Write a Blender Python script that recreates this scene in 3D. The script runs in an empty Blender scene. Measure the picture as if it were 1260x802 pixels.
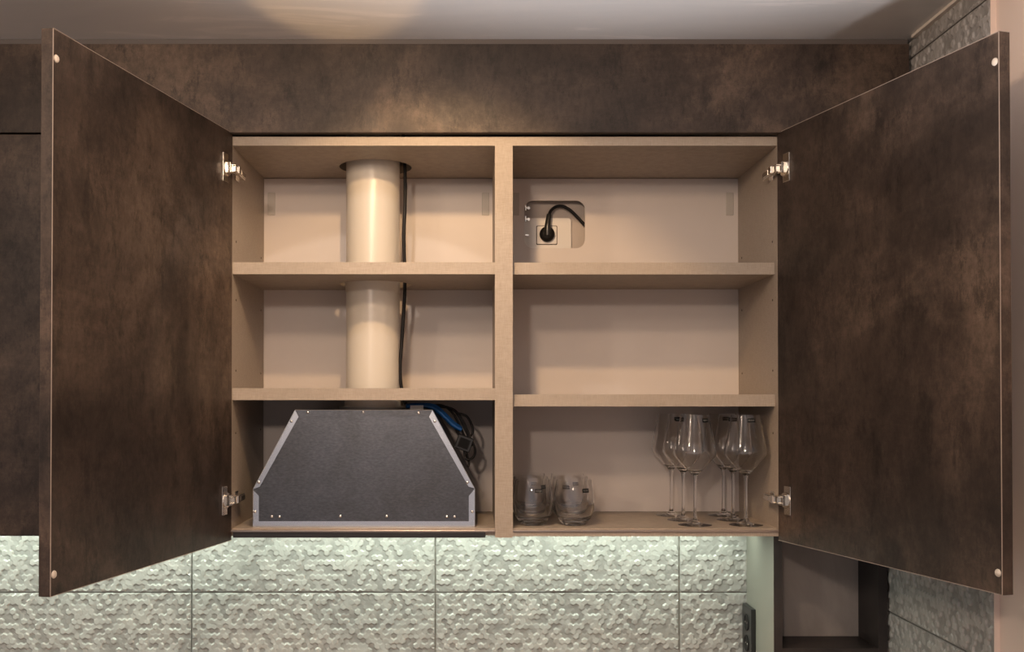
import bpy, bmesh, math, random
import numpy as np
from mathutils import Vector, Matrix

ZC = 1.75                       # eye height; heights below are given relative to it
F = 1255.0; D = 2.17
scene = bpy.context.scene
C = scene.collection
# ---------------------------------------------------------------- camera
cam = bpy.data.cameras.new('camera'); camo = bpy.data.objects.new('camera', cam); C.objects.link(camo)
cam.sensor_fit = 'HORIZONTAL'; cam.sensor_width = 36; cam.lens = 36 * F / 1260
camo.location = (0, -D, ZC); camo.rotation_euler = (math.radians(90.7), 0, 0)
cam.shift_x = (630 - 586) / 1260; cam.shift_y = 73.7 / 1260
cam.clip_start = 0.02
scene.camera = camo
# ---------------------------------------------------------------- world, lights, exposure
scene.view_settings.view_transform = 'Standard'; scene.view_settings.look = 'None'
scene.view_settings.gamma = 1; scene.view_settings.use_curve_mapping = False
scene.view_settings.exposure = -0.2
w = bpy.data.worlds.new('room_light'); scene.world = w; w.use_nodes = True
w.node_tree.nodes['Background'].inputs[0].default_value = (0.98, 0.90, 0.92, 1)
w.node_tree.nodes['Background'].inputs[1].default_value = 0.46

def lamp(name, kind, loc, energy, col, size=.05, aim=None, **kw):
    l = bpy.data.lights.new(name, kind); l.energy = energy; l.color = col
    if kind == 'AREA':
        l.shape = 'RECTANGLE'; l.size = size; l.size_y = kw.pop('size_y', size)
    else: l.shadow_soft_size = size
    for k, v in kw.items(): setattr(l, k, v)
    o = bpy.data.objects.new(name, l); C.objects.link(o)
    o.location = (loc[0], loc[1], loc[2] + ZC)
    if aim is not None:
        d = Vector(aim) - Vector(loc); o.rotation_euler = d.to_track_quat('-Z', 'Y').to_euler()
    return o
WARM = (1.0, .72, .49)
lamp('ceiling_lamp_light', 'POINT', (-.20, -1.26, .70), 21, WARM, .045)
lamp('room_lamp_light', 'POINT', (-.50, -3.35, .70), 74, (1.0, .80, .66), .07)
lamp('right_wall_fill_light', 'POINT', (-1.25, -1.7, .68), 24, (1.0, .78, .60), .06)  # added unseen fill from the left, brightens the right wall
lamp('downlight', 'SPOT', (-.25, -.60, .735), 7, (1.0, .88, .78), .010, aim=(-.25, .043, -.031), spot_size=math.radians(62), spot_blend=.06)
lamp('warm_downlight', 'SPOT', (-.08, -.72, .735), 26, (1.0, .64, .33), .02, aim=(-.08, .0, .06), spot_size=math.radians(76), spot_blend=.35)
lamp('ceiling_disc_spot', 'SPOT', (-.27, -2.9, -.60), 230, (1.0, .60, .26), .02, aim=(-.27, -.43, .762), spot_size=math.radians(7.6), spot_blend=.12)  # added unseen spot that throws the warm disc on the ceiling
lamp('ceiling_fill_spot', 'SPOT', (.25, -1.12, -.75), 110, (.96, .96, 1.0), .10, aim=(.25, -1.12, .76), spot_size=math.radians(80), spot_blend=.55)  # added unseen fill that lifts the ceiling, no fixture built
LEDC = (.86, 1.0, .84)
lamp('led_light_right', 'AREA', (.06, .058, -.2982), 2.3, LEDC, 1.14, aim=(.06, .058, -1.0), size_y=.012)
lamp('led_light_left', 'AREA', (-1.15, .058, -.2982), 2.3, LEDC, 1.16, aim=(-1.15, .058, -1.0), size_y=.012)
lamp('tile_fill_light_right', 'AREA', (.06, .27, -.2982), 3.2, LEDC, 1.14, aim=(.06, .42, -1.0), size_y=.012)  # rear pair is added to brighten the top row of tiles
lamp('tile_fill_light_left', 'AREA', (-1.15, .27, -.2982), 3.2, LEDC, 1.16, aim=(-1.15, .42, -1.0), size_y=.012)
scene.cycles.max_bounces = 16; scene.cycles.transmission_bounces = 16; scene.cycles.glossy_bounces = 6
scene.cycles.transparent_max_bounces = 48

# ---------------------------------------------------------------- helpers
WL = {}                         # world location of every object made
def link(name, mesh, mat, parent=None, loc=(0, 0, 0)):
    o = bpy.data.objects.new(name, mesh); C.objects.link(o)
    if mat and not mesh.materials: mesh.materials.append(mat)
    loc = Vector(loc); WL[o.name] = loc
    if parent is not None:
        o.parent = parent; o.location = loc - WL[parent.name]
    else: o.location = loc
    return o
def obj(name, bm, mat, parent=None, smooth=False, rel=True, bevel=0):
    """bm in scene coordinates with heights relative to the eye; origin goes to the box centre"""
    bmesh.ops.recalc_face_normals(bm, faces=bm.faces)
    if rel: bmesh.ops.translate(bm, verts=bm.verts, vec=(0, 0, ZC))
    co = [v.co for v in bm.verts]
    c = Vector([(min(v[i] for v in co) + max(v[i] for v in co)) / 2 for i in range(3)])
    bmesh.ops.translate(bm, verts=bm.verts, vec=-c)
    me = bpy.data.meshes.new(name); bm.to_mesh(me); bm.free()
    if smooth:
        for p in me.polygons: p.use_smooth = True
        if smooth == 'angle':
            me.set_sharp_from_angle(angle=math.radians(35))
    o = link(name, me, mat, parent, c)
    if bevel:
        m = o.modifiers.new('bevel', 'BEVEL'); m.width = bevel; m.segments = 2; m.limit_method = 'ANGLE'
    return o
def empty(name, loc, rel=True):
    o = bpy.data.objects.new(name, None); C.objects.link(o); o.empty_display_size = .05
    l = Vector((loc[0], loc[1], loc[2] + (ZC if rel else 0))); o.location = l; WL[o.name] = l
    return o
def tag(o, label=None, cat=None, group=None, kind=None):
    if label: o['label'] = label
    if cat: o['category'] = cat
    if group: o['group'] = group
    if kind: o['kind'] = kind
    return o
def BM(): return bmesh.new()
def box(bm, x0, x1, y0, y1, z0, z1, M=None):
    vs = [bm.verts.new((x, y, z)) for x in (x0, x1) for y in (y0, y1) for z in (z0, z1)]
    for f in ((0, 1, 3, 2), (4, 6, 7, 5), (0, 4, 5, 1), (2, 3, 7, 6), (0, 2, 6, 4), (1, 5, 7, 3)):
        bm.faces.new([vs[i] for i in f])
    if M is not None: bmesh.ops.transform(bm, matrix=M, verts=vs)
    return bm
def bx(*a): return box(BM(), *a)
def cyl(bm, c, r, h, axis='Z', n=24, r2=None):
    rot = {'Z': Matrix(), 'Y': Matrix.Rotation(math.pi / 2, 4, 'X'), 'X': Matrix.Rotation(math.pi / 2, 4, 'Y')}[axis]
    bmesh.ops.create_cone(bm, cap_ends=True, segments=n, radius1=r, radius2=r if r2 is None else r2, depth=h,
                          matrix=Matrix.Translation(c) @ rot)
    return bm
def plate(outer, holes, t, to3):
    """flat polygon with holes, given thickness; to3(u, v, w) -> xyz"""
    bm = BM(); edges = []
    for loop in [outer] + holes:
        vs = [bm.verts.new((p[0], p[1], 0)) for p in loop]
        edges += [bm.edges.new((vs[i], vs[(i + 1) % len(vs)])) for i in range(len(vs))]
    bmesh.ops.triangle_fill(bm, use_beauty=True, use_dissolve=False, edges=edges)
    r = bmesh.ops.extrude_face_region(bm, geom=bm.faces[:])
    nv = [g for g in r['geom'] if isinstance(g, bmesh.types.BMVert)]
    bmesh.ops.translate(bm, verts=nv, vec=(0, 0, t))
    for v in bm.verts: v.co = Vector(to3(*v.co))
    return bm
def circ(cx, cy, r, n=48): return [(cx + r * math.cos(2 * math.pi * i / n), cy + r * math.sin(2 * math.pi * i / n)) for i in range(n)]
def rrect(x0, x1, y0, y1, r, n=8):
    out = []
    for cx, cy, a in ((x1 - r, y1 - r, 0), (x0 + r, y1 - r, 90), (x0 + r, y0 + r, 180), (x1 - r, y0 + r, 270)):
        for i in range(n + 1):
            t = math.radians(a + 90 * i / n); out.append((cx + r * math.cos(t), cy + r * math.sin(t)))
    return out
def tube(pts, r, n=10, sub=8):
    """smooth tube through points (Catmull-Rom)"""
    P = [Vector(p) for p in pts]; path = []
    for i in range(len(P) - 1):
        p0 = P[max(i - 1, 0)]; p1 = P[i]; p2 = P[i + 1]; p3 = P[min(i + 2, len(P) - 1)]
        for k in range(sub):
            t = k / sub
            path.append(.5 * ((2 * p1) + (p2 - p0) * t + (2 * p0 - 5 * p1 + 4 * p2 - p3) * t * t + (3 * p1 - p0 - 3 * p2 + p3) * t ** 3))
    path.append(P[-1])
    bm = BM(); rings = []; ref = Vector((.13, .9, .21)).normalized()
    for i, p in enumerate(path):
        d = (path[min(i + 1, len(path) - 1)] - path[max(i - 1, 0)]).normalized()
        u = d.cross(ref).normalized(); v = d.cross(u)
        rr = r(i / (len(path) - 1)) if callable(r) else r
        rings.append([bm.verts.new(p + rr * (math.cos(2 * math.pi * k / n) * u + math.sin(2 * math.pi * k / n) * v)) for k in range(n)])
    for a, b in zip(rings, rings[1:]):
        for k in range(n): bm.faces.new((a[k], a[(k + 1) % n], b[(k + 1) % n], b[k]))
    bm.faces.new(rings[0]); bm.faces.new(rings[-1])
    return bm
def lathe(prof, n=40, closed=True):
    """prof: list of (r, z); r==0 makes a pole"""
    bm = BM(); rings = []
    for r, z in prof:
        if r < 1e-6: rings.append([bm.verts.new((0, 0, z))])
        else: rings.append([bm.verts.new((r * math.cos(2 * math.pi * k / n), r * math.sin(2 * math.pi * k / n), z)) for k in range(n)])
    pairs = list(zip(rings, rings[1:]))
    if closed and len(rings[0]) > 1: pairs.append((rings[-1], rings[0]))
    for a, b in pairs:
        for k in range(n):
            k2 = (k + 1) % n
            if len(a) == 1 and len(b) == 1: continue
            if len(a) == 1: bm.faces.new((a[0], b[k], b[k2]))
            elif len(b) == 1: bm.faces.new((a[k], b[0], a[k2]))
            else: bm.faces.new((a[k], b[k], b[k2], a[k2]))
    return bm

# ---------------------------------------------------------------- materials
def mat(name, col, rough=.5, metal=0, spec=.5, **kw):
    m = bpy.data.materials.new(name); m.use_nodes = True
    b = m.node_tree.nodes['Principled BSDF']
    b.inputs['Base Color'].default_value = (*col, 1); b.inputs['Roughness'].default_value = rough
    b.inputs['Metallic'].default_value = metal; b.inputs['Specular IOR Level'].default_value = spec
    for k, v in kw.items(): b.inputs[k].default_value = v
    return m
def nodes(m): return m.node_tree.nodes, m.node_tree.links, m.node_tree.nodes['Principled BSDF']
def noise(m, scale, detail=4, rough=.5, sc=(1, 1, 1), rand=False, dist=0, rot=(0, 0, 0)):
    N, L, B = nodes(m)
    tc = N.new('ShaderNodeTexCoord'); mp = N.new('ShaderNodeMapping'); mp.inputs['Scale'].default_value = sc
    mp.inputs['Rotation'].default_value = rot
    L.new(tc.outputs['Object'], mp.inputs[0])
    t = N.new('ShaderNodeTexNoise'); t.inputs['Scale'].default_value = scale; t.inputs['Detail'].default_value = detail
    t.inputs['Roughness'].default_value = rough; t.inputs['Distortion'].default_value = dist
    if rand:
        oi = N.new('ShaderNodeObjectInfo'); ma = N.new('ShaderNodeVectorMath'); ma.operation = 'SCALE'
        cb = N.new('ShaderNodeCombineXYZ')
        for i in range(3): L.new(oi.outputs['Random'], cb.inputs[i])
        L.new(cb.outputs[0], ma.inputs[0]); ma.inputs['Scale'].default_value = 37.0
        L.new(ma.outputs[0], mp.inputs['Location'])
    L.new(mp.outputs[0], t.inputs['Vector'])
    return t.outputs['Fac']
def ramp(m, fac, stops):
    N, L, B = nodes(m); r = N.new('ShaderNodeValToRGB'); L.new(fac, r.inputs[0])
    e = r.color_ramp.elements
    e[0].position = stops[0][0]; e[0].color = (*stops[0][1], 1); e[1].position = stops[-1][0]; e[1].color = (*stops[-1][1], 1)
    for p, c in stops[1:-1]:
        x = e.new(p); x.color = (*c, 1)
    return r.outputs[0]
def mix(m, a, b, fac, mode='MIX'):
    N, L, B = nodes(m); x = N.new('ShaderNodeMix'); x.data_type = 'RGBA'; x.blend_type = mode
    for s, v in ((0, fac), (6, a), (7, b)):
        if hasattr(v, 'links') or hasattr(v, 'is_linked'): L.new(v, x.inputs[s])
        else: x.inputs[s].default_value = v if s == 0 else (*v, 1)
    return x.outputs[2]
def bump(m, h, strength, dist=.001):
    N, L, B = nodes(m); b = N.new('ShaderNodeBump'); b.inputs['Strength'].default_value = strength; b.inputs['Distance'].default_value = dist
    L.new(h, b.inputs['Height']); L.new(b.outputs[0], B.inputs['Normal'])
def setc(m, c): N, L, B = nodes(m); L.new(c, B.inputs['Base Color'])
g3 = lambda v: (v, v, v)

# brown oxidised-concrete laminate of the fronts
M_brown = mat('brown_stone_laminate', (.07, .05, .04), .48, spec=.32)
n1 = noise(M_brown, 2.6, 6, .62, rand=True, dist=.6)
c1 = ramp(M_brown, n1, [(.36, (.027, .0185, .0145)), (.5, (.053, .0365, .028)), (.62, (.104, .072, .053))])
n2 = noise(M_brown, 8, 14, .84, sc=(1, 1, .85), rand=True, dist=.15)
s2 = ramp(M_brown, n2, [(.49, g3(1)), (.53, g3(.66)), (.60, g3(.42))])
n3 = noise(M_brown, 90, 8, .8, sc=(1, 1, .6), rand=True)
s3 = ramp(M_brown, n3, [(.38, g3(.62)), (.60, g3(1.22))])
n4 = noise(M_brown, 26, 12, .86, sc=(1, 1, .38), rand=True, dist=.1)
s4 = ramp(M_brown, n4, [(.53, g3(1)), (.565, g3(.55)), (.62, g3(.38))])
n5 = noise(M_brown, 5, 10, .8, sc=(.5, .5, 2.6), rand=True, dist=.4)
s5 = ramp(M_brown, n5, [(.50, g3(1)), (.56, g3(1.28)), (.62, g3(.95))])
c_ = mix(M_brown, mix(M_brown, c1, s2, .55, 'MULTIPLY'), s3, .7, 'MULTIPLY')
setc(M_brown, mix(M_brown, mix(M_brown, c_, s4, .8, 'MULTIPLY'), s5, .7, 'MULTIPLY'))
bump(M_brown, n3, .12, .0008)
N, L, B = nodes(M_brown); rr = ramp(M_brown, n2, [(.3, g3(.40)), (.7, g3(.58))]); L.new(rr, B.inputs['Roughness'])
M_dark = mat('dark_brown_laminate', (.022, .017, .016), .5)
nn = noise(M_dark, 12, 6, .6, rand=True); setc(M_dark, ramp(M_dark, nn, [(.3, (.016, .012, .012)), (.7, (.032, .024, .022))]))
# woven linen melamine
def linen(name, base, dark):
    m = mat(name, base, .5)
    a = noise(m, 60, 3, .6, sc=(1, 1, 18), rand=True); b = noise(m, 60, 3, .6, sc=(14, 14, 1), rand=True)
    x = mix(m, a, b, .5); N, L, B = nodes(m)
    k = ramp(m, x, [(.36, dark), (.62, base)]); setc(m, k); bump(m, x, .15, .0005)
    return m
M_linen = linen('beige_linen_melamine', (.38, .318, .258), (.275, .228, .182))
M_back = mat('pale_back_board', (.66, .56, .50), .45)
nb = noise(M_back, 3, 3, .5); setc(M_back, ramp(M_back, nb, [(.3, (.585, .525, .485)), (.7, (.645, .58, .535))]))
M_seam = mat('edge_band_highlight', (.32, .26, .22), .4)
M_alu = mat('brushed_aluminium_bronze', (.42, .36, .32), .28, 1.0)
M_chrome = mat('nickel_hinge_metal', (.72, .68, .62), .2, 1.0)
M_gal = mat('galvanised_steel', (.40, .41, .43), .36, 1.0)
v = noise(M_gal, 210, 4, .7, sc=(.6, 1, 1.4)); v2 = noise(M_gal, 7, 5, .65, dist=.5)
setc(M_gal, mix(M_gal, ramp(M_gal, v, [(.35, (.088, .092, .104)), (.65, (.128, .134, .150))]), ramp(M_gal, v2, [(.35, g3(.72)), (.7, g3(1.15))]), .8, 'MULTIPLY'))
N, L, B = nodes(M_gal); L.new(ramp(M_gal, v2, [(.35, g3(.46)), (.65, g3(.33))]), B.inputs['Roughness'])
bump(M_gal, v2, .08, .002)
M_galb = mat('bright_steel_flange', (.62, .64, .68), .27, 1.0)
M_rivet = mat('rivet_metal', (.85, .84, .82), .22, 1.0)
M_blackstrip = mat('black_hood_front', (.02, .018, .018), .3)
M_duct = mat('ivory_pvc_duct', (.64, .595, .52), .30)
M_white = mat('white_plastic', (.72, .68, .63), .28)
M_greyp = mat('grey_hanger_cover', (.46, .42, .375), .45)
M_black = mat('black_rubber', (.008, .007, .007), .5, spec=.25)
M_blackp = mat('black_plastic', (.018, .018, .018), .3)
M_blue = mat('blue_wire', (.015, .13, .42), .35)
M_bump = mat('clear_bumper', (.62, .55, .47), .3)
M_hole = mat('pin_hole_shadow', (.06, .04, .03), .8)
M_glass = mat('clear_glass', (1, 1, 1), .0); M_glass.node_tree.nodes['Principled BSDF'].inputs['Transmission Weight'].default_value = 1
M_glass.node_tree.nodes['Principled BSDF'].inputs['IOR'].default_value = 1.48
M_label = mat('black_label', (.006, .006, .006), .6, spec=.15)
M_print = mat('label_print', (.22, .22, .22), .5)
M_led = mat('led_diffuser', (.8, .9, .8), .4)
B = M_led.node_tree.nodes['Principled BSDF']; B.inputs['Emission Color'].default_value = (*LEDC, 1); B.inputs['Emission Strength'].default_value = 2.5
# glazed relief tile
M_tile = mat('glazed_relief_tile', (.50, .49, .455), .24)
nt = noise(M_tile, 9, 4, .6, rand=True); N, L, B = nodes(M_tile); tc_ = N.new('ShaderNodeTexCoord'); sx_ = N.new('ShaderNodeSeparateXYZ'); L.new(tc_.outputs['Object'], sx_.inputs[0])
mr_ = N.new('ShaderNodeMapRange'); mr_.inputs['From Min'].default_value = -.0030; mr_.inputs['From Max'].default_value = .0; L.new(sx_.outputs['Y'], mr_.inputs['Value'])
# base colour goes darker in the low cells, lighter on the raised ones
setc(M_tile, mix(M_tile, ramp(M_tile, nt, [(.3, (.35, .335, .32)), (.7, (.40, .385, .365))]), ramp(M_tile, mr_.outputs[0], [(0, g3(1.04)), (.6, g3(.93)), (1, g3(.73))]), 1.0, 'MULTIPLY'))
M_grout = mat('grout', (.34, .30, .25), .9)
M_plaster = mat('pink_beige_paint', (.78, .64, .56), .75)
npz = noise(M_plaster, 160, 3, .6); bump(M_plaster, npz, .1, .0006)
M_inwall = mat('bare_plaster', (.48, .42, .38), .8)
M_ceil = mat('satin_ceiling', (.40, .385, .365), .33)
nc = noise(M_ceil, 3.2, 5, .6, sc=(.45, 2.2, 1), dist=.8)
setc(M_ceil, ramp(M_ceil, nc, [(.38, (.72, .71, .70)), (.56, (.76, .745, .73)), (.60, (.86, .83, .81))]))
M_floor = mat('wood_floor', (.25, .17, .11), .5)
nf = noise(M_floor, 8, 5, .6, sc=(1, 8, 1)); setc(M_floor, ramp(M_floor, nf, [(.3, (.20, .14, .095)), (.7, (.28, .20, .14))]))
M_conc = mat('grey_stone_laminate', (.30, .27, .25), .5)
nq = noise(M_conc, 5, 6, .65, sc=(1, 1, .5), dist=.4)
setc(M_conc, ramp(M_conc, nq, [(.35, (.24, .215, .20)), (.65, (.34, .305, .285))]))
M_shadow = mat('painted_gap_shade', (.10, .085, .08), .5)

# ---------------------------------------------------------------- setting
XR = .925; YW = .348; ZCEIL = .763
floor = obj('floor', bx(-3.2, 1.03, -3.6, .46, -1.80, -1.75), M_floor); tag(floor, kind='structure')
wall_back = obj('wall_back', bx(-3.2, .933, .356, .46, -1.75, .86), M_inwall); tag(wall_back, kind='structure')
wall_right = obj('wall_right', bx(.933, 1.03, -3.6, .46, -1.75, .86), M_plaster); tag(wall_right, kind='structure')
ceiling = obj('ceiling', bx(-3.2, .933, -3.6, .356, ZCEIL, .86), M_ceil); tag(ceiling, kind='structure')
gap = obj('gap_shade_strip', bx(-1.752, .9165, -.012, .02, .7502, .7629), M_shadow); tag(gap, kind='structure')  # dark strip paints the shade in the gap between cornice and ceiling
tr = obj('trim_2', bx(.9235, .933, -.3475, -.3455, -1.75, ZCEIL), M_plaster); tag(tr, kind='structure')
tr = obj('trim_3', bx(.914, .925, -.3455, -.0365, ZCEIL - .006, ZCEIL), mat('pale_sealant', (.78, .70, .62), .5)); tag(tr, kind='structure')
gb = obj('grout_bed', bx(-1.92, .925, .3535, .356, -1.2, -.19), M_grout, wall_back)
gb2 = obj('grout_bed', bx(.9305, .933, -.3455, .356, -1.2, ZCEIL), M_grout, wall_right)

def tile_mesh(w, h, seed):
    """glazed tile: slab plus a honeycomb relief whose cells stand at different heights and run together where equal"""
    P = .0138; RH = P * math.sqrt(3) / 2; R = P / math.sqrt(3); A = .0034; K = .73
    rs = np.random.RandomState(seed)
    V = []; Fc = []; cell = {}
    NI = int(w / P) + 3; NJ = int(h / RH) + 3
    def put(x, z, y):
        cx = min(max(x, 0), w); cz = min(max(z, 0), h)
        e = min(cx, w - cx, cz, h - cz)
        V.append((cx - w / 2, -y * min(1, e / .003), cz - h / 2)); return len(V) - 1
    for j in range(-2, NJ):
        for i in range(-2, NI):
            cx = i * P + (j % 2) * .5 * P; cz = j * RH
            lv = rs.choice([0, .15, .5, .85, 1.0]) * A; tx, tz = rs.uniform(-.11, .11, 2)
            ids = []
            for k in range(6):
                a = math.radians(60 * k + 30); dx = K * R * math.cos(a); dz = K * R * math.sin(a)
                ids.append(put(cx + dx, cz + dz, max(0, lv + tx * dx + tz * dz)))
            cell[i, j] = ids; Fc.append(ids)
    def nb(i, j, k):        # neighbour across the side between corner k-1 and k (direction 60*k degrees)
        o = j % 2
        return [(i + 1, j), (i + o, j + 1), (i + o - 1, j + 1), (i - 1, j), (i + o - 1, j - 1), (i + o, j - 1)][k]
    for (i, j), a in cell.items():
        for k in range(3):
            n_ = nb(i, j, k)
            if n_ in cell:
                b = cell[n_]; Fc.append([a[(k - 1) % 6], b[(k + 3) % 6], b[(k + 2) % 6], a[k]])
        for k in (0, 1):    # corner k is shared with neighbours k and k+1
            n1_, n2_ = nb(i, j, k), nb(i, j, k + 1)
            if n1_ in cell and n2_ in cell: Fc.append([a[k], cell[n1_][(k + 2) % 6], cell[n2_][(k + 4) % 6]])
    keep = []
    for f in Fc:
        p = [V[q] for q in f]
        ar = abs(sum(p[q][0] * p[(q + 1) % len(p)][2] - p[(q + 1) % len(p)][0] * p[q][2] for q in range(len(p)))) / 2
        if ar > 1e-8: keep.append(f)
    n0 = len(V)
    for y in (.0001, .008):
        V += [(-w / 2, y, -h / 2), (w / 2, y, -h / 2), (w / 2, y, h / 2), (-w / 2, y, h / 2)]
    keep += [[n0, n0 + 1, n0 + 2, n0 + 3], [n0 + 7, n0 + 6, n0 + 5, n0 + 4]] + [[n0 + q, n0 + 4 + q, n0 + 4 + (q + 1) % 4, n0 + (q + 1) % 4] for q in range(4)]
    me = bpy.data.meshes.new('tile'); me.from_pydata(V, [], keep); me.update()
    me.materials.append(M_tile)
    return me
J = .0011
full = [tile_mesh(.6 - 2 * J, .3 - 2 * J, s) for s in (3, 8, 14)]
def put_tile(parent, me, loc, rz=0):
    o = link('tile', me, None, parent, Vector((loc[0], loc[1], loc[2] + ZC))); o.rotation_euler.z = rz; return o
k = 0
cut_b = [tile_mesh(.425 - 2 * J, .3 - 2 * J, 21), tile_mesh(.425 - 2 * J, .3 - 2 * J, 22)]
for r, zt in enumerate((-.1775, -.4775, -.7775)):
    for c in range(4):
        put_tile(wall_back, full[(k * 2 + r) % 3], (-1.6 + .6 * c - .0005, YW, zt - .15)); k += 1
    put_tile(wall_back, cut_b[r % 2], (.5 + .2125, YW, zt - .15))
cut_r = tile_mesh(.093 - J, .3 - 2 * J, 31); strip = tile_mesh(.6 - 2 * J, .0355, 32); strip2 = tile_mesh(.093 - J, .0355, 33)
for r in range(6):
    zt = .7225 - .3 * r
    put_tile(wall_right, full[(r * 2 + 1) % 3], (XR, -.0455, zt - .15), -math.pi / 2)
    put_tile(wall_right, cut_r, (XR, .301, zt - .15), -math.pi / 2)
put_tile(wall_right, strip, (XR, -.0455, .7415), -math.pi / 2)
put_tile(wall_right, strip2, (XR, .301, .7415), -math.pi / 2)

# ---------------------------------------------------------------- open wall cabinet
XL, XRI = -.520, .6415          # inner faces of the sides
T = .018; YB = .324
cab = empty('wall_cabinet', (.06, .17, -.292))
tag(cab, 'wide open wall cabinet with beige shelves and two brown doors swung out', 'cabinet')
HC = (-.235, .2065); HR = .084
ZF = -.2766
left_side = obj('side_panel', bx(XL - T, XL, 0, .338, -.292, .558), M_linen, cab)
right_side = obj('side_panel', bx(XRI, XRI + T, 0, .338, -.292, .558), M_linen, cab)
xy = lambda z: (lambda u, v, w_: (u, v, z + w_))
obj('top_panel', plate([(XL, 0), (XRI, 0), (XRI, .324), (XL, .324)], [circ(*HC, HR)], .019, xy(.539)), M_linen, cab)
obj('bottom_panel', bx(XL, XRI, .006, .324, -.2920, ZF), M_linen, cab)
obj('divider', bx(.0398, .0778, -.001, .323, -.2957, .5388), M_linen, cab)
obj('shelf', plate([(XL, .004), (.0398, .004), (.0398, .323), (XL, .323)], [circ(*HC, HR)], .0255, xy(.2650)), M_linen, cab)
obj('shelf', plate([(XL, .004), (.0398, .004), (.0398, .323), (XL, .323)], [circ(*HC, HR)], .0255, xy(-.0037)), M_linen, cab)
obj('shelf', bx(.0778, XRI, .020, .323, .2665, .2920), M_linen, cab)
obj('shelf', bx(.0778, XRI, .020, .323, -.0172, .0085), M_linen, cab)
xz = lambda y: (lambda u, v, w_: (u, y + w_, v))
obj('back_panel', plate([(XL, -.276), (XRI, -.276), (XRI, .538), (XL, .538)], [rrect(.1175, .2663, .3676, .4845, .022)], .004, xz(YB)), M_back, cab)
obj('edge_profile', box(bx(XL, .0398, -.006, .006, -.2835, -.2795), .0778, XRI, -.006, .006, -.2835, -.2795), M_alu, cab, bevel=.0008)
obj('front_rail', bx(.0778, XRI, -.003, .0058, -.2925, -.2840), M_linen, cab)
obj('hood_front_strip', bx(XL + .004, .0195, -.004, .0058, -.2955, -.2840), M_blackstrip, cab, bevel=.001)
for i, (x0, x1) in enumerate(((-.5107, -.4928), (.0139, .0318), (.0800, .1053), (.612, .630))):
    obj('hanger_cover', bx(x0, x1,   .3220, .3243, .448, .504), M_greyp, cab, bevel=.001)
for sx, par in ((XL, left_side), (XRI, right_side)):
    s = 1 if sx < 0 else -1
    for y, z in ((.035, .339), (.290, .339), (.035, .2125), (.290, .2125), (.035, .06), (.29, .06), (.035, -.075), (.29, -.075)):
        obj('pin_hole', cyl(BM(), (sx + s * .0002, y, z), .0024, .0008, 'X', 10), M_hole, par)

def frame(hx, hy, tx, ty):
    """door frame: origin hinge corner, u along width, n outwards"""
    d = Vector((tx - hx, ty - hy, 0)); W = d.length; d.normalize()
    return d, W
def door(hx, hy, tx, ty, out, lab):
    d, W = frame(hx, hy, tx, ty)
    n = Vector((-d.y, d.x, 0));
    if n.x * out < 0: n = -n
    M = Matrix(((d.x, n.x, 0, hx), (d.y, n.y, 0, hy), (0, 0, 1, 0), (0, 0, 0, 1)))
    z0, z1, t = -.301, .565, .020
    bm = BM(); box(bm, 0, W, 0, t, z0, z1, M)
    dr = obj('door', bm, M_brown, cab, bevel=.0006); dr['label'] = lab
    bm = BM(); e = .0011
    for a in ((0, W, z0, z0 + e), (0, W, z1 - e, z1), (W - e, W, z0, z1)):
        box(bm, a[0], a[1], -.0004, .0006, a[2], a[3], M)
    obj('edge_band', bm, M_seam, dr)  # pale strip along the edge band, corner highlight put into its colour
    for zz in (.520, -.268):
        bm = BM(); bmesh.ops.create_uvsphere(bm, u_segments=16, v_segments=10, radius=.0062, matrix=M @ Matrix.Translation((W - .0085, 0, zz)) @ Matrix.Diagonal((1, .55, 1, 1)))
        obj('bumper', bm, M_bump, dr, smooth=True)
    for zz in (.4830, -.2130):
        bm = BM(); box(bm, .026, .050, -.0030, .0, zz - .030, zz + .030, M)
        obj('hinge_plate', bm, M_chrome, dr, bevel=.0006)
        bm = BM()
        # cup lip, link arms, then the arm that clamps to the cabinet side
        cl = bmesh.ops.create_cone(bm, cap_ends=True, segments=28, radius1=.0175, radius2=.0165, depth=.004,
             matrix=M @ Matrix.Translation((.032, -.003, zz)) @ Matrix.Rotation(math.pi / 2, 4, 'X'))
        box(bm, .024, .040, -.014, -.003, zz - .011, zz + .011, M)
        box(bm, .008, .030, -.020, -.012, zz - .008, zz - .0055, M); box(bm, .008, .030, -.020, -.012, zz + .0055, zz + .008, M)
        box(bm, .010, .026, -.019, -.013, zz - .0055, zz + .0055, M)
        xf = XL if out < 0 else XRI; s = -out
        def sb(a, b, y0, y1, c, e_): box(bm, min(xf + s * a, xf + s * b), max(xf + s * a, xf + s * b), y0, y1, c, e_)
        sb(.006, .020, -.022, -.004, zz - .0075, zz + .0075)
        sb(.003, .016, -.004, .052, zz - .0075, zz + .0075)
        sb(.0165, .0185, .006, .046, zz - .005, zz + .005)
        obj('hinge_arm', bm, M_chrome, dr, bevel=.0006)
        bm = BM(); a, b = xf, xf + s * .003
        box(bm, min(a, b), max(a, b), .020, .050, zz - .013, zz + .013)
        obj('mounting_plate', bm, M_chrome, dr, bevel=.0005)
    return dr
door(-.5190, -.004, -.645, -.622, -1, 'left door, lit warm brown on its inner face')
door(.6408, -.004, .804, -.608, 1, 'right door, darker on its inner face')

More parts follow.
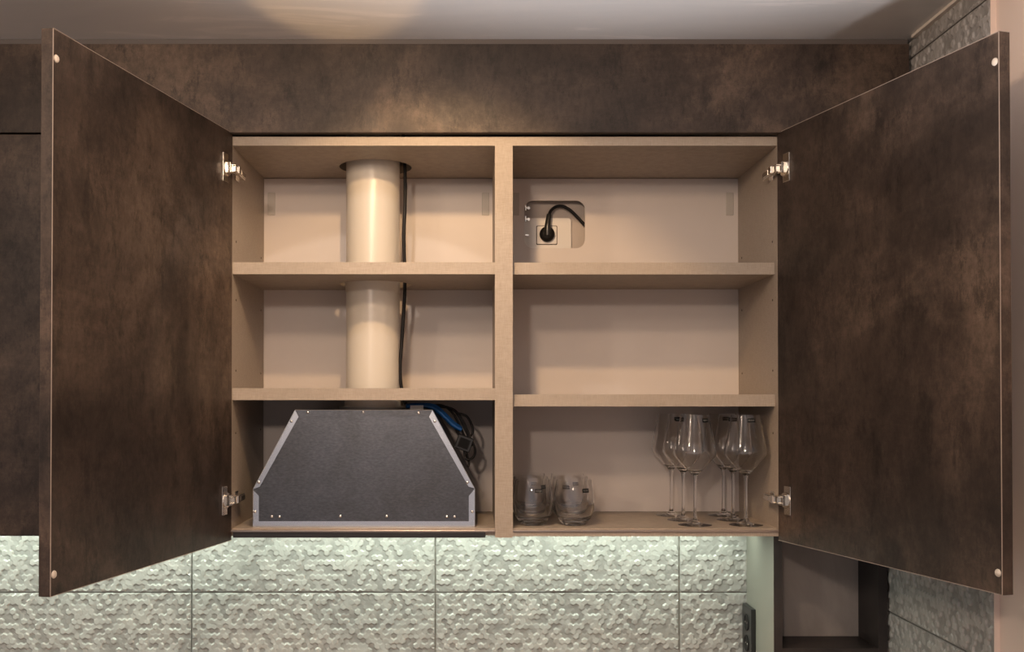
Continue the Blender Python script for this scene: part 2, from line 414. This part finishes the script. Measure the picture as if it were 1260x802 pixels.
# ---------------------------------------------------------------- brown cornice above, closed neighbour cabinet
cor = obj('cornice_panel', bx(-1.752, .9165, -.020, -.002, .562, .750), M_brown, bevel=.0008)
tag(cor, 'long horizontal brown panel running above the cabinets just under the ceiling', 'panel')
nb_ = empty('closed_cabinet', (-1.15, .16, -.292))
tag(nb_, 'closed dark brown wall cabinet left of the open one', 'cabinet')
obj('carcass', bx(-1.748, -.556, .002, .338, -.292, .558), M_linen, nb_)
for x0, x1 in ((-1.750, -1.153), (-1.150, -.552)):
    obj('door', bx(x0, x1, -.020, 0, -.2895, .558), M_brown, nb_, bevel=.0008)
for x0, x1, yc, lab in ((-.50, .63, .058, 'slim LED strip under the front edge of the open cabinet'), (-1.73, -.58, .058, 'slim LED strip under the front edge of the closed cabinet'),
                        (-.50, .63, .27, 'added slim LED strip under the open cabinet to brighten the tiles'), (-1.73, -.58, .27, 'added slim LED strip under the closed cabinet to brighten the tiles')):  # rear strips are added with the extra tile light
    z = -.2925
    o = empty('led_strip', ((x0 + x1) / 2, yc, z)); tag(o, lab, 'light')
    obj('housing', bx(x0, x1, yc - .010, yc + .010, z - .0035, z - .0001), M_alu, o)
    obj('diffuser', bx(x0 + .004, x1 - .004, yc - .008, yc + .008, z - .0050, z - .0036), M_led, o)

# ---------------------------------------------------------------- niche unit at lower right
nu = empty('open_shelf_unit', (.80, .22, -.90)); tag(nu, 'dark open shelf unit under the right end of the cabinet by the tiled wall', 'shelf')
sd = obj('side_panel', bx(.6655, .6838, .1155, YW, -.90, -.2930), M_dark, nu)
obj('outer_face', bx(.6650, .6655, .117, YW - .003, -.90, -.2935), mat('pale_green_grey_laminate', (.23, .22, .19), .5), sd)
obj('side_panel', bx(.8990, .9190, .1155, YW, -.90, -.2930), M_dark, nu)
obj('top_panel', bx(.6838, .8990, .1155, YW, -.3110, -.2930), M_dark, nu)
obj('back_panel', bx(.6838, .8990, .236, .240, -.90, -.3110), M_conc, nu)
obj('shelf', bx(.6838, .8990, .1170, .236, -.5780, -.5590), M_dark, nu)
obj('bottom_panel', bx(.6838, .8990, .1170, .236, -.90, -.882), M_dark, nu)

so = empty('socket_strip', (.66, .30, -.72)); tag(so, 'black vertical socket strip on the side of the open shelf unit', 'socket')
obj('housing', bx(.6535, .6648, .262, .343, -.72, -.5020), M_blackp, so, bevel=.0015)
for i in range(4):
    z = -.541 - .050 * i
    bm = lathe([(.0195, 0), (.0195, .0016), (.0165, .0016), (.0160, -.002 + .0025), (0, .0005)], 28, closed=False)
    bmesh.ops.transform(bm, matrix=Matrix.Translation((.6535, .302, z)) @ Matrix.Rotation(-math.pi / 2, 4, 'Y'), verts=bm.verts)
    s_ = obj('socket', bm, M_black, so, smooth='angle')
    bm = BM()
    for dy in (-.0075, .0075): cyl(bm, (.6527, .302 + dy, z), .0022, .0008, 'X', 10)
    obj('contact', bm, M_chrome, s_)

# ---------------------------------------------------------------- hood housing, duct, cables
hood = empty('range_hood', (-.242, .16, ZF)); tag(hood, 'galvanised steel hood housing with sloping sides in the bottom left compartment', 'hood')
YH = .030
P2 = [(-.4805, ZF + .0002), (-.0035, ZF + .0002), (-.0035, -.194), (-.0945, -.0250), (-.3900, -.0250), (-.4805, -.196)]
obj('housing', plate(P2, [], .255, xz(YH)), M_gal, hood)
def flange(name, pts, m=M_galb, y=YH, t=.0016):
    return obj(name, plate(pts, [], t, xz(y - t - .0002)), m, hood)
W_ = .0125
flange('flange', [(-.4805, -.1975), (-.4805, ZF + .001), (-.4805 + W_, ZF + .001), (-.4805 + W_, -.2100)])
flange('flange', [(-.0035, -.1950), (-.0035, ZF + .001), (-.0035 - W_, ZF + .001), (-.0035 - W_, -.2100)])
flange('flange', [(-.3900, -.0252), (-.4803, -.1955), (-.4660, -.1900), (-.3830, -.0400)])
flange('flange', [(-.0945, -.0252), (-.0037, -.1935), (-.0165, -.1900), (-.1015, -.0400)])
flange('flange', [(-.3885, -.0250), (-.0960, -.0250), (-.1030, -.0385), (-.3815, -.0385)], M_gal)
flange('flange', [(-.4800, ZF + .0125), (-.0040, ZF + .0125), (-.0040, ZF + .0005), (-.4800, ZF + .0005)], y=YH - .0018)
edge = [(-.4805, ZF + .001), (-.4805, -.196), (-.3900, -.0250), (-.0945, -.0250), (-.0035, -.194), (-.0035, ZF + .001)]
bm = BM()
for a, b in zip(edge, edge[1:]):
    t_ = tube([(a[0], YH - .002, a[1]), (b[0], YH - .002, b[1])], .0009, 6, 1); me_ = bpy.data.meshes.new('t'); t_.to_mesh(me_); t_.free(); bm.from_mesh(me_)
obj('folded_edge', bm, M_rivet, hood)
S = (D + YH) / F
for px, py in ((379, 507), (447, 507), (515, 508), (359, 518), (319, 593), (535, 518), (575, 593), (314.5, 629), (581, 629), (335, 635), (344.5, 635), (419, 634.5), (476, 634.5), (550, 635), (559.5, 635)):
    bm = BM(); bmesh.ops.create_uvsphere(bm, u_segments=12, v_segments=8, radius=.0033, matrix=Matrix.Translation(((px - 586) * S, YH - .0022, (490 - py) * S)) @ Matrix.Diagonal((1, .6, 1, 1)))
    obj('rivet', bm, M_rivet, hood, smooth=True)
bm = lathe([(.078, -.0248), (.078, -.0190), (.0655, -.0180), (.0655, -.0045), (.0635, -.0045), (.0635, -.0248)], 48)
bmesh.ops.translate(bm, verts=bm.verts, vec=(-.241, .2065, 0))
obj('collar', bm, M_white, hood, smooth='angle')

DC = (-.2410, .2065)
bm = lathe([(.0622, -.0040), (.0622, .620), (.0602, .620), (.0602, -.0040)], 64)
bmesh.ops.translate(bm, verts=bm.verts, vec=(*DC, 0))
du = obj('vent_duct', bm, M_duct, smooth='angle'); tag(du, 'round ivory ventilation pipe rising through the left shelves', 'pipe')
bm = lathe([(.0637, .2895), (.0637, .2515), (.0624, .2515), (.0624, .2895)], 64); bmesh.ops.translate(bm, verts=bm.verts, vec=(*DC, -.006))
obj('joint_sleeve', bm, M_duct, du, smooth='angle')
cb_ = obj('power_cable', tube([(-.170, .205, .615), (-.1660, .200, .53), (-.1655, .195, .45), (-.1680, .195, .38), (-.1665, .2, .30), (-.1665, .2, .24), (-.172, .2, .15), (-.1770, .2, .06), (-.1690, .2, .00), (-.163, .19, -.012)], .0040, 10), M_black, smooth=True)
tag(cb_, 'black power cable hanging beside the ivory pipe', 'cable')

YC = .135
def Q(px, py, y=YC): s = (D + y) / F; return ((px - 586) * s, y, (490 - py) * s)
wb = empty('cable_bundle', Q(548, 520)); tag(wb, 'tangle of blue and black wires with a black box beside the steel hood', 'cables')
for k_, (dy, off) in enumerate(((.0, 0), (.008, 2.2), (.004, -2.0), (-.006, 1.2), (.012, .6))):
    obj('wire', tube([Q(500, 499.5 + off * .4, .11 + dy), Q(520, 498.5 + off * .5, .13 + dy), Q(536, 502 + off, YC + dy), Q(548, 512 + off, YC + dy), Q(557, 521 + off, YC + dy), Q(568, 528 + off * .5, YC + dy)], .0042, 8), M_blue, wb, smooth=True)
for pts in (
    [(540, 500), (556, 503), (566, 514), (574, 532), (584, 550), (583, 561), (576, 565.5), (572, 561), (571, 552)],
    [(548, 500), (560, 505), (569, 517), (577, 534), (580, 549)],
    [(562, 508), (574, 512), (581, 524), (581, 534), (575, 537)],
    [(572, 553), (575, 560), (577, 569), (576, 574)],
    [(545, 508), (556, 521), (565, 535), (574, 560)],
    [(530, 499), (545, 499), (557, 508), (566, 524), (575, 545)]):
    obj('wire', tube([Q(a, b, YC + .012 + .002 * (i % 3)) for i, (a, b) in enumerate(pts)], .0028, 8), M_black, wb, smooth=True)
bm = BM(); p = Vector(Q(571, 545, YC + .02))
box(bm, -.0185, .0185, -.012, .012, -.0165, .0165, Matrix.Translation(p) @ Matrix.Rotation(math.radians(20), 4, 'Y'))
cbx = obj('connector_box', bm, M_blackp, wb, bevel=.002)
bm = BM(); box(bm, -.012, .012, -.0135, -.0121, -.011, .011, Matrix.Translation(p) @ Matrix.Rotation(math.radians(20), 4, 'Y'))
obj('cover', bm, M_label, cbx)
obj('warning_label', bx(*[Q(506, 0)[0], Q(522, 0)[0]], .10, .101, -.0245, -.0155), M_white, wb)

# ---------------------------------------------------------------- wall socket behind the cut-out
ws = empty('wall_socket', (.17, .356, .405)); tag(ws, 'white wall socket seen through the rounded cut-out in the back board', 'socket')
obj('faceplate', plate(rrect(.06, .2345, .340, .4455, .006), [], .009, xz(.3465)), M_white, ws, bevel=.0015)
obj('insert', plate(rrect(.150, .1985, .3810, .4250, .003), [], .0028, xz(.3438)), M_white, ws, bevel=.0004)
obj('insert_gap', plate(rrect(.1482, .2003, .3792, .4268, .003), [], .001, xz(.3456)), M_hole, ws)
bm = BM(); box(bm, .1205, .1225, .330, .352, .462, .476); box(bm, .1205, .1290, .338, .341, .468, .471); cyl(bm, (.1290, .339, .469), .0038, .004, 'Y', 12)
obj('screw', bm, M_chrome, ws)
bm = BM(); box(bm, .1205, .1225, .330, .344, .434, .448); cyl(bm, (.1290, .339, .441), .0038, .004, 'Y', 12); box(bm, .1205, .1290, .338, .341, .440, .443)
obj('screw', bm, M_chrome, ws)
bm = BM(); box(bm, .1205, .1290, .336, .344, .400, .404)
obj('screw', bm, M_chrome, ws)
pl = empty('power_plug', (.1745, .343, .405)); tag(pl, 'black plug with curved cable in the white wall socket', 'plug')
bm = lathe([(0, 0), (.0165, 0), (.0185, .002), (.0185, .010), (.0165, .014), (.010, .018), (0, .019)], 32, closed=False)
bmesh.ops.transform(bm, matrix=Matrix.Translation((.1745, .3434, .4045)) @ Matrix.Rotation(math.pi / 2, 4, 'X'), verts=bm.verts)
obj('plug_body', bm, M_black, pl, smooth='angle')
obj('strain_relief', tube([(.1745, .328, .400), (.1748, .326, .417), (.1765, .327, .434), (.1790, .330, .4515)], lambda t: .0088 - .0028 * t, 12), M_blackp, pl, smooth=True)
obj('cord', tube([(.1788, .331, .450), (.184, .334, .462), (.196, .338, .472), (.212, .340, .474), (.232, .341, .464), (.252, .342, .445), (.272, .343, .425), (.30, .345, .41)], .0038, 10), M_black, pl, smooth=True)

# ---------------------------------------------------------------- glassware
def text_mesh(body, size):
    cu = bpy.data.curves.new('t', 'FONT'); cu.body = body; cu.size = size; cu.align_x = 'CENTER'; cu.align_y = 'CENTER'; cu.resolution_u = 2
    o = bpy.data.objects.new('t', cu); C.objects.link(o); bpy.context.view_layer.update()
    me = bpy.data.meshes.new_from_object(o); bpy.data.objects.remove(o); return me
tm = text_mesh('RONA', .0046)
def local(name, bm, m, parent, smooth='angle'):
    bmesh.ops.recalc_face_normals(bm, faces=bm.faces)
    me = bpy.data.meshes.new(name); bm.to_mesh(me); bm.free(); me.materials.append(m)
    if smooth:
        for p_ in me.polygons: p_.use_smooth = True
        me.set_sharp_from_angle(angle=math.radians(50))
    o = bpy.data.objects.new(name, me); C.objects.link(o); o.parent = parent; return o
def sticker(parent, rz_fn, zc, w_, h_, ang):
    """curved black label on the glass; rz_fn(z) outer radius"""
    bm = BM(); n = 8; R0 = rz_fn(zc); rows = []
    for layer in (.0003, .0006):
        for zz in (zc - h_ / 2, zc + h_ / 2):
            r = rz_fn(zz) + layer
            rows.append([bm.verts.new((r * math.sin(a), -r * math.cos(a), zz)) for a in [ang + (i / n - .5) * w_ / R0 for i in range(n + 1)]])
    for a, b in ((0, 1), (2, 3), (0, 2), (1, 3)):
        for i in range(n): bm.faces.new((rows[a][i], rows[a][i + 1], rows[b][i + 1], rows[b][i]))
    o = local('label', bm, M_label, parent, False)
    me = tm.copy(); r = R0
    k_ = (rz_fn(zc + .002) - rz_fn(zc - .002)) / .004
    for v_ in me.vertices:
        a = ang + v_.co.x / R0; zz = zc + v_.co.y; rr_ = rz_fn(zz) + .0009
        v_.co = (rr_ * math.sin(a), -rr_ * math.cos(a), zz)
    me.materials.clear(); me.materials.append(M_print)
    t = bpy.data.objects.new('lettering', me); C.objects.link(t); t.parent = o
def interp(prof):
    def f(z):
        for (r0, z0), (r1, z1) in zip(prof, prof[1:]):
            if z0 <= z <= z1: return r0 + (r1 - r0) * (z - z0) / (z1 - z0)
        return prof[-1][0]
    return f
def smoothp(pts, sub=4):
    P = [Vector((a, b)) for a, b in pts]; out = []
    for i in range(len(P) - 1):
        p0 = P[max(i - 1, 0)]; p1 = P[i]; p2 = P[i + 1]; p3 = P[min(i + 2, len(P) - 1)]
        for k_ in range(sub):
            t = k_ / sub
            q = .5 * ((2 * p1) + (p2 - p0) * t + (2 * p0 - 5 * p1 + 4 * p2 - p3) * t * t + (3 * p1 - p0 - 3 * p2 + p3) * t ** 3)
            out.append((max(q.x, 0), q.y))
    out.append(tuple(P[-1])); return out
def make_wineglass():
    root = bpy.data.objects.new('wine_glass', None); C.objects.link(root); root.empty_display_size = .03
    local('foot', lathe([(0, 0), (.036, 0), (.0365, .0008), (.034, .0016), (.020, .0035), (.010, .006), (.0055, .010), (.0042, .016), (0, .016)], 40, False), M_glass, root)
    local('stem', lathe([(0, .0162), (.0041, .0162), (.0033, .035), (.0030, .060), (.0030, .085), (.0036, .098), (.0052, .1078), (0, .1078)], 20, False), M_glass, root)
    outer = smoothp([(.0055, .1082), (.0110, .1135), (.0220, .1245), (.0340, .1385), (.0440, .1500), (.0462, .1570)], 4)[:-1] + \
        smoothp([(.0462, .1570), (.0440, .1720), (.0395, .1950), (.0345, .2200), (.0310, .2405)], 4)
    inner = [(max(r - .0011, 0), z + .0004) for r, z in outer if z > .1175][:-1]
    inner.append((outer[-1][0] - .0010, outer[-1][1]))
    prof = [(0, .1082)] + outer + inner[::-1] + [(0, .1160)]
    local('bowl', lathe(prof, 56, False), M_glass, root)
    return root, interp(outer)
def make_tumbler():
    root = bpy.data.objects.new('tumbler', None); C.objects.link(root); root.empty_display_size = .03
    outer = smoothp([(.0225, 0), (.0300, .0065), (.0385, .0190), (.0436, .0360), (.0443, .0520), (.0430, .0700), (.0405, .0860), (.0388, .0985)], 4)
    inner = [(r - (.0014 if z > .05 else .0014 + .0016 * (.05 - z) / .035), z) for r, z in outer if z > .0165]
    prof = [(0, .0012), (.018, .0008)] + outer + inner[::-1] + [(.028, .0150), (.015, .0125), (0, .0120)]
    local('bowl', lathe(prof, 56, False), M_glass, root)
    return root, interp(outer)
def place(proto, x, y, label, group, lab_ang, rz_fn, zc, w_, h_, first):
    r = proto if first else proto.copy()
    if not first:
        C.objects.link(r)
        for ch in proto_children[proto.name]:
            c_ = ch.copy(); C.objects.link(c_); c_.parent = r
    r.location = (x, y, ZF + ZC + .0002)
    tag(r, label, 'glass', group)
    sticker(r, rz_fn, zc, w_, h_, lab_ang)
    return r
proto_children = {}
wg, wf = make_wineglass(); proto_children[wg.name] = list(wg.children)
spots = [(.478, .062, 'wine glass at the front of the left row', .55), (.471, .1545, 'wine glass in the middle of the left row', -.45), (.4615, .247, 'wine glass at the back of the left row', .25),
         (.5893, .062, 'wine glass at the front of the right row by the cabinet side', .12), (.584, .1545, 'wine glass in the middle of the right row', -.25), (.5847, .247, 'wine glass at the back of the right row', -.05)]
for i, (x, y, l, a) in enumerate(spots):
    place(wg, x, y, 'clear long-stemmed ' + l, 'wine glasses on the bottom shelf', a, wf, .2290, .017, .0085, i == 0)
tb, tf = make_tumbler(); proto_children[tb.name] = list(tb.children)
spots = [(.1240, .066, 'front of the row against the divider', .25), (.1240, .157, 'middle of the row against the divider', .75), (.1235, .248, 'back of the row against the divider', .3),
         (.2140, .066, 'front of the outer row', .55), (.2150, .157, 'middle of the outer row', -.35), (.2160, .248, 'back of the outer row', .4)]
for i, (x, y, l, a) in enumerate(spots):
    place(tb, x, y, 'short round clear tumbler at the ' + l, 'tumblers on the bottom shelf', a, tf, .0775, .017, .0085, i == 0)
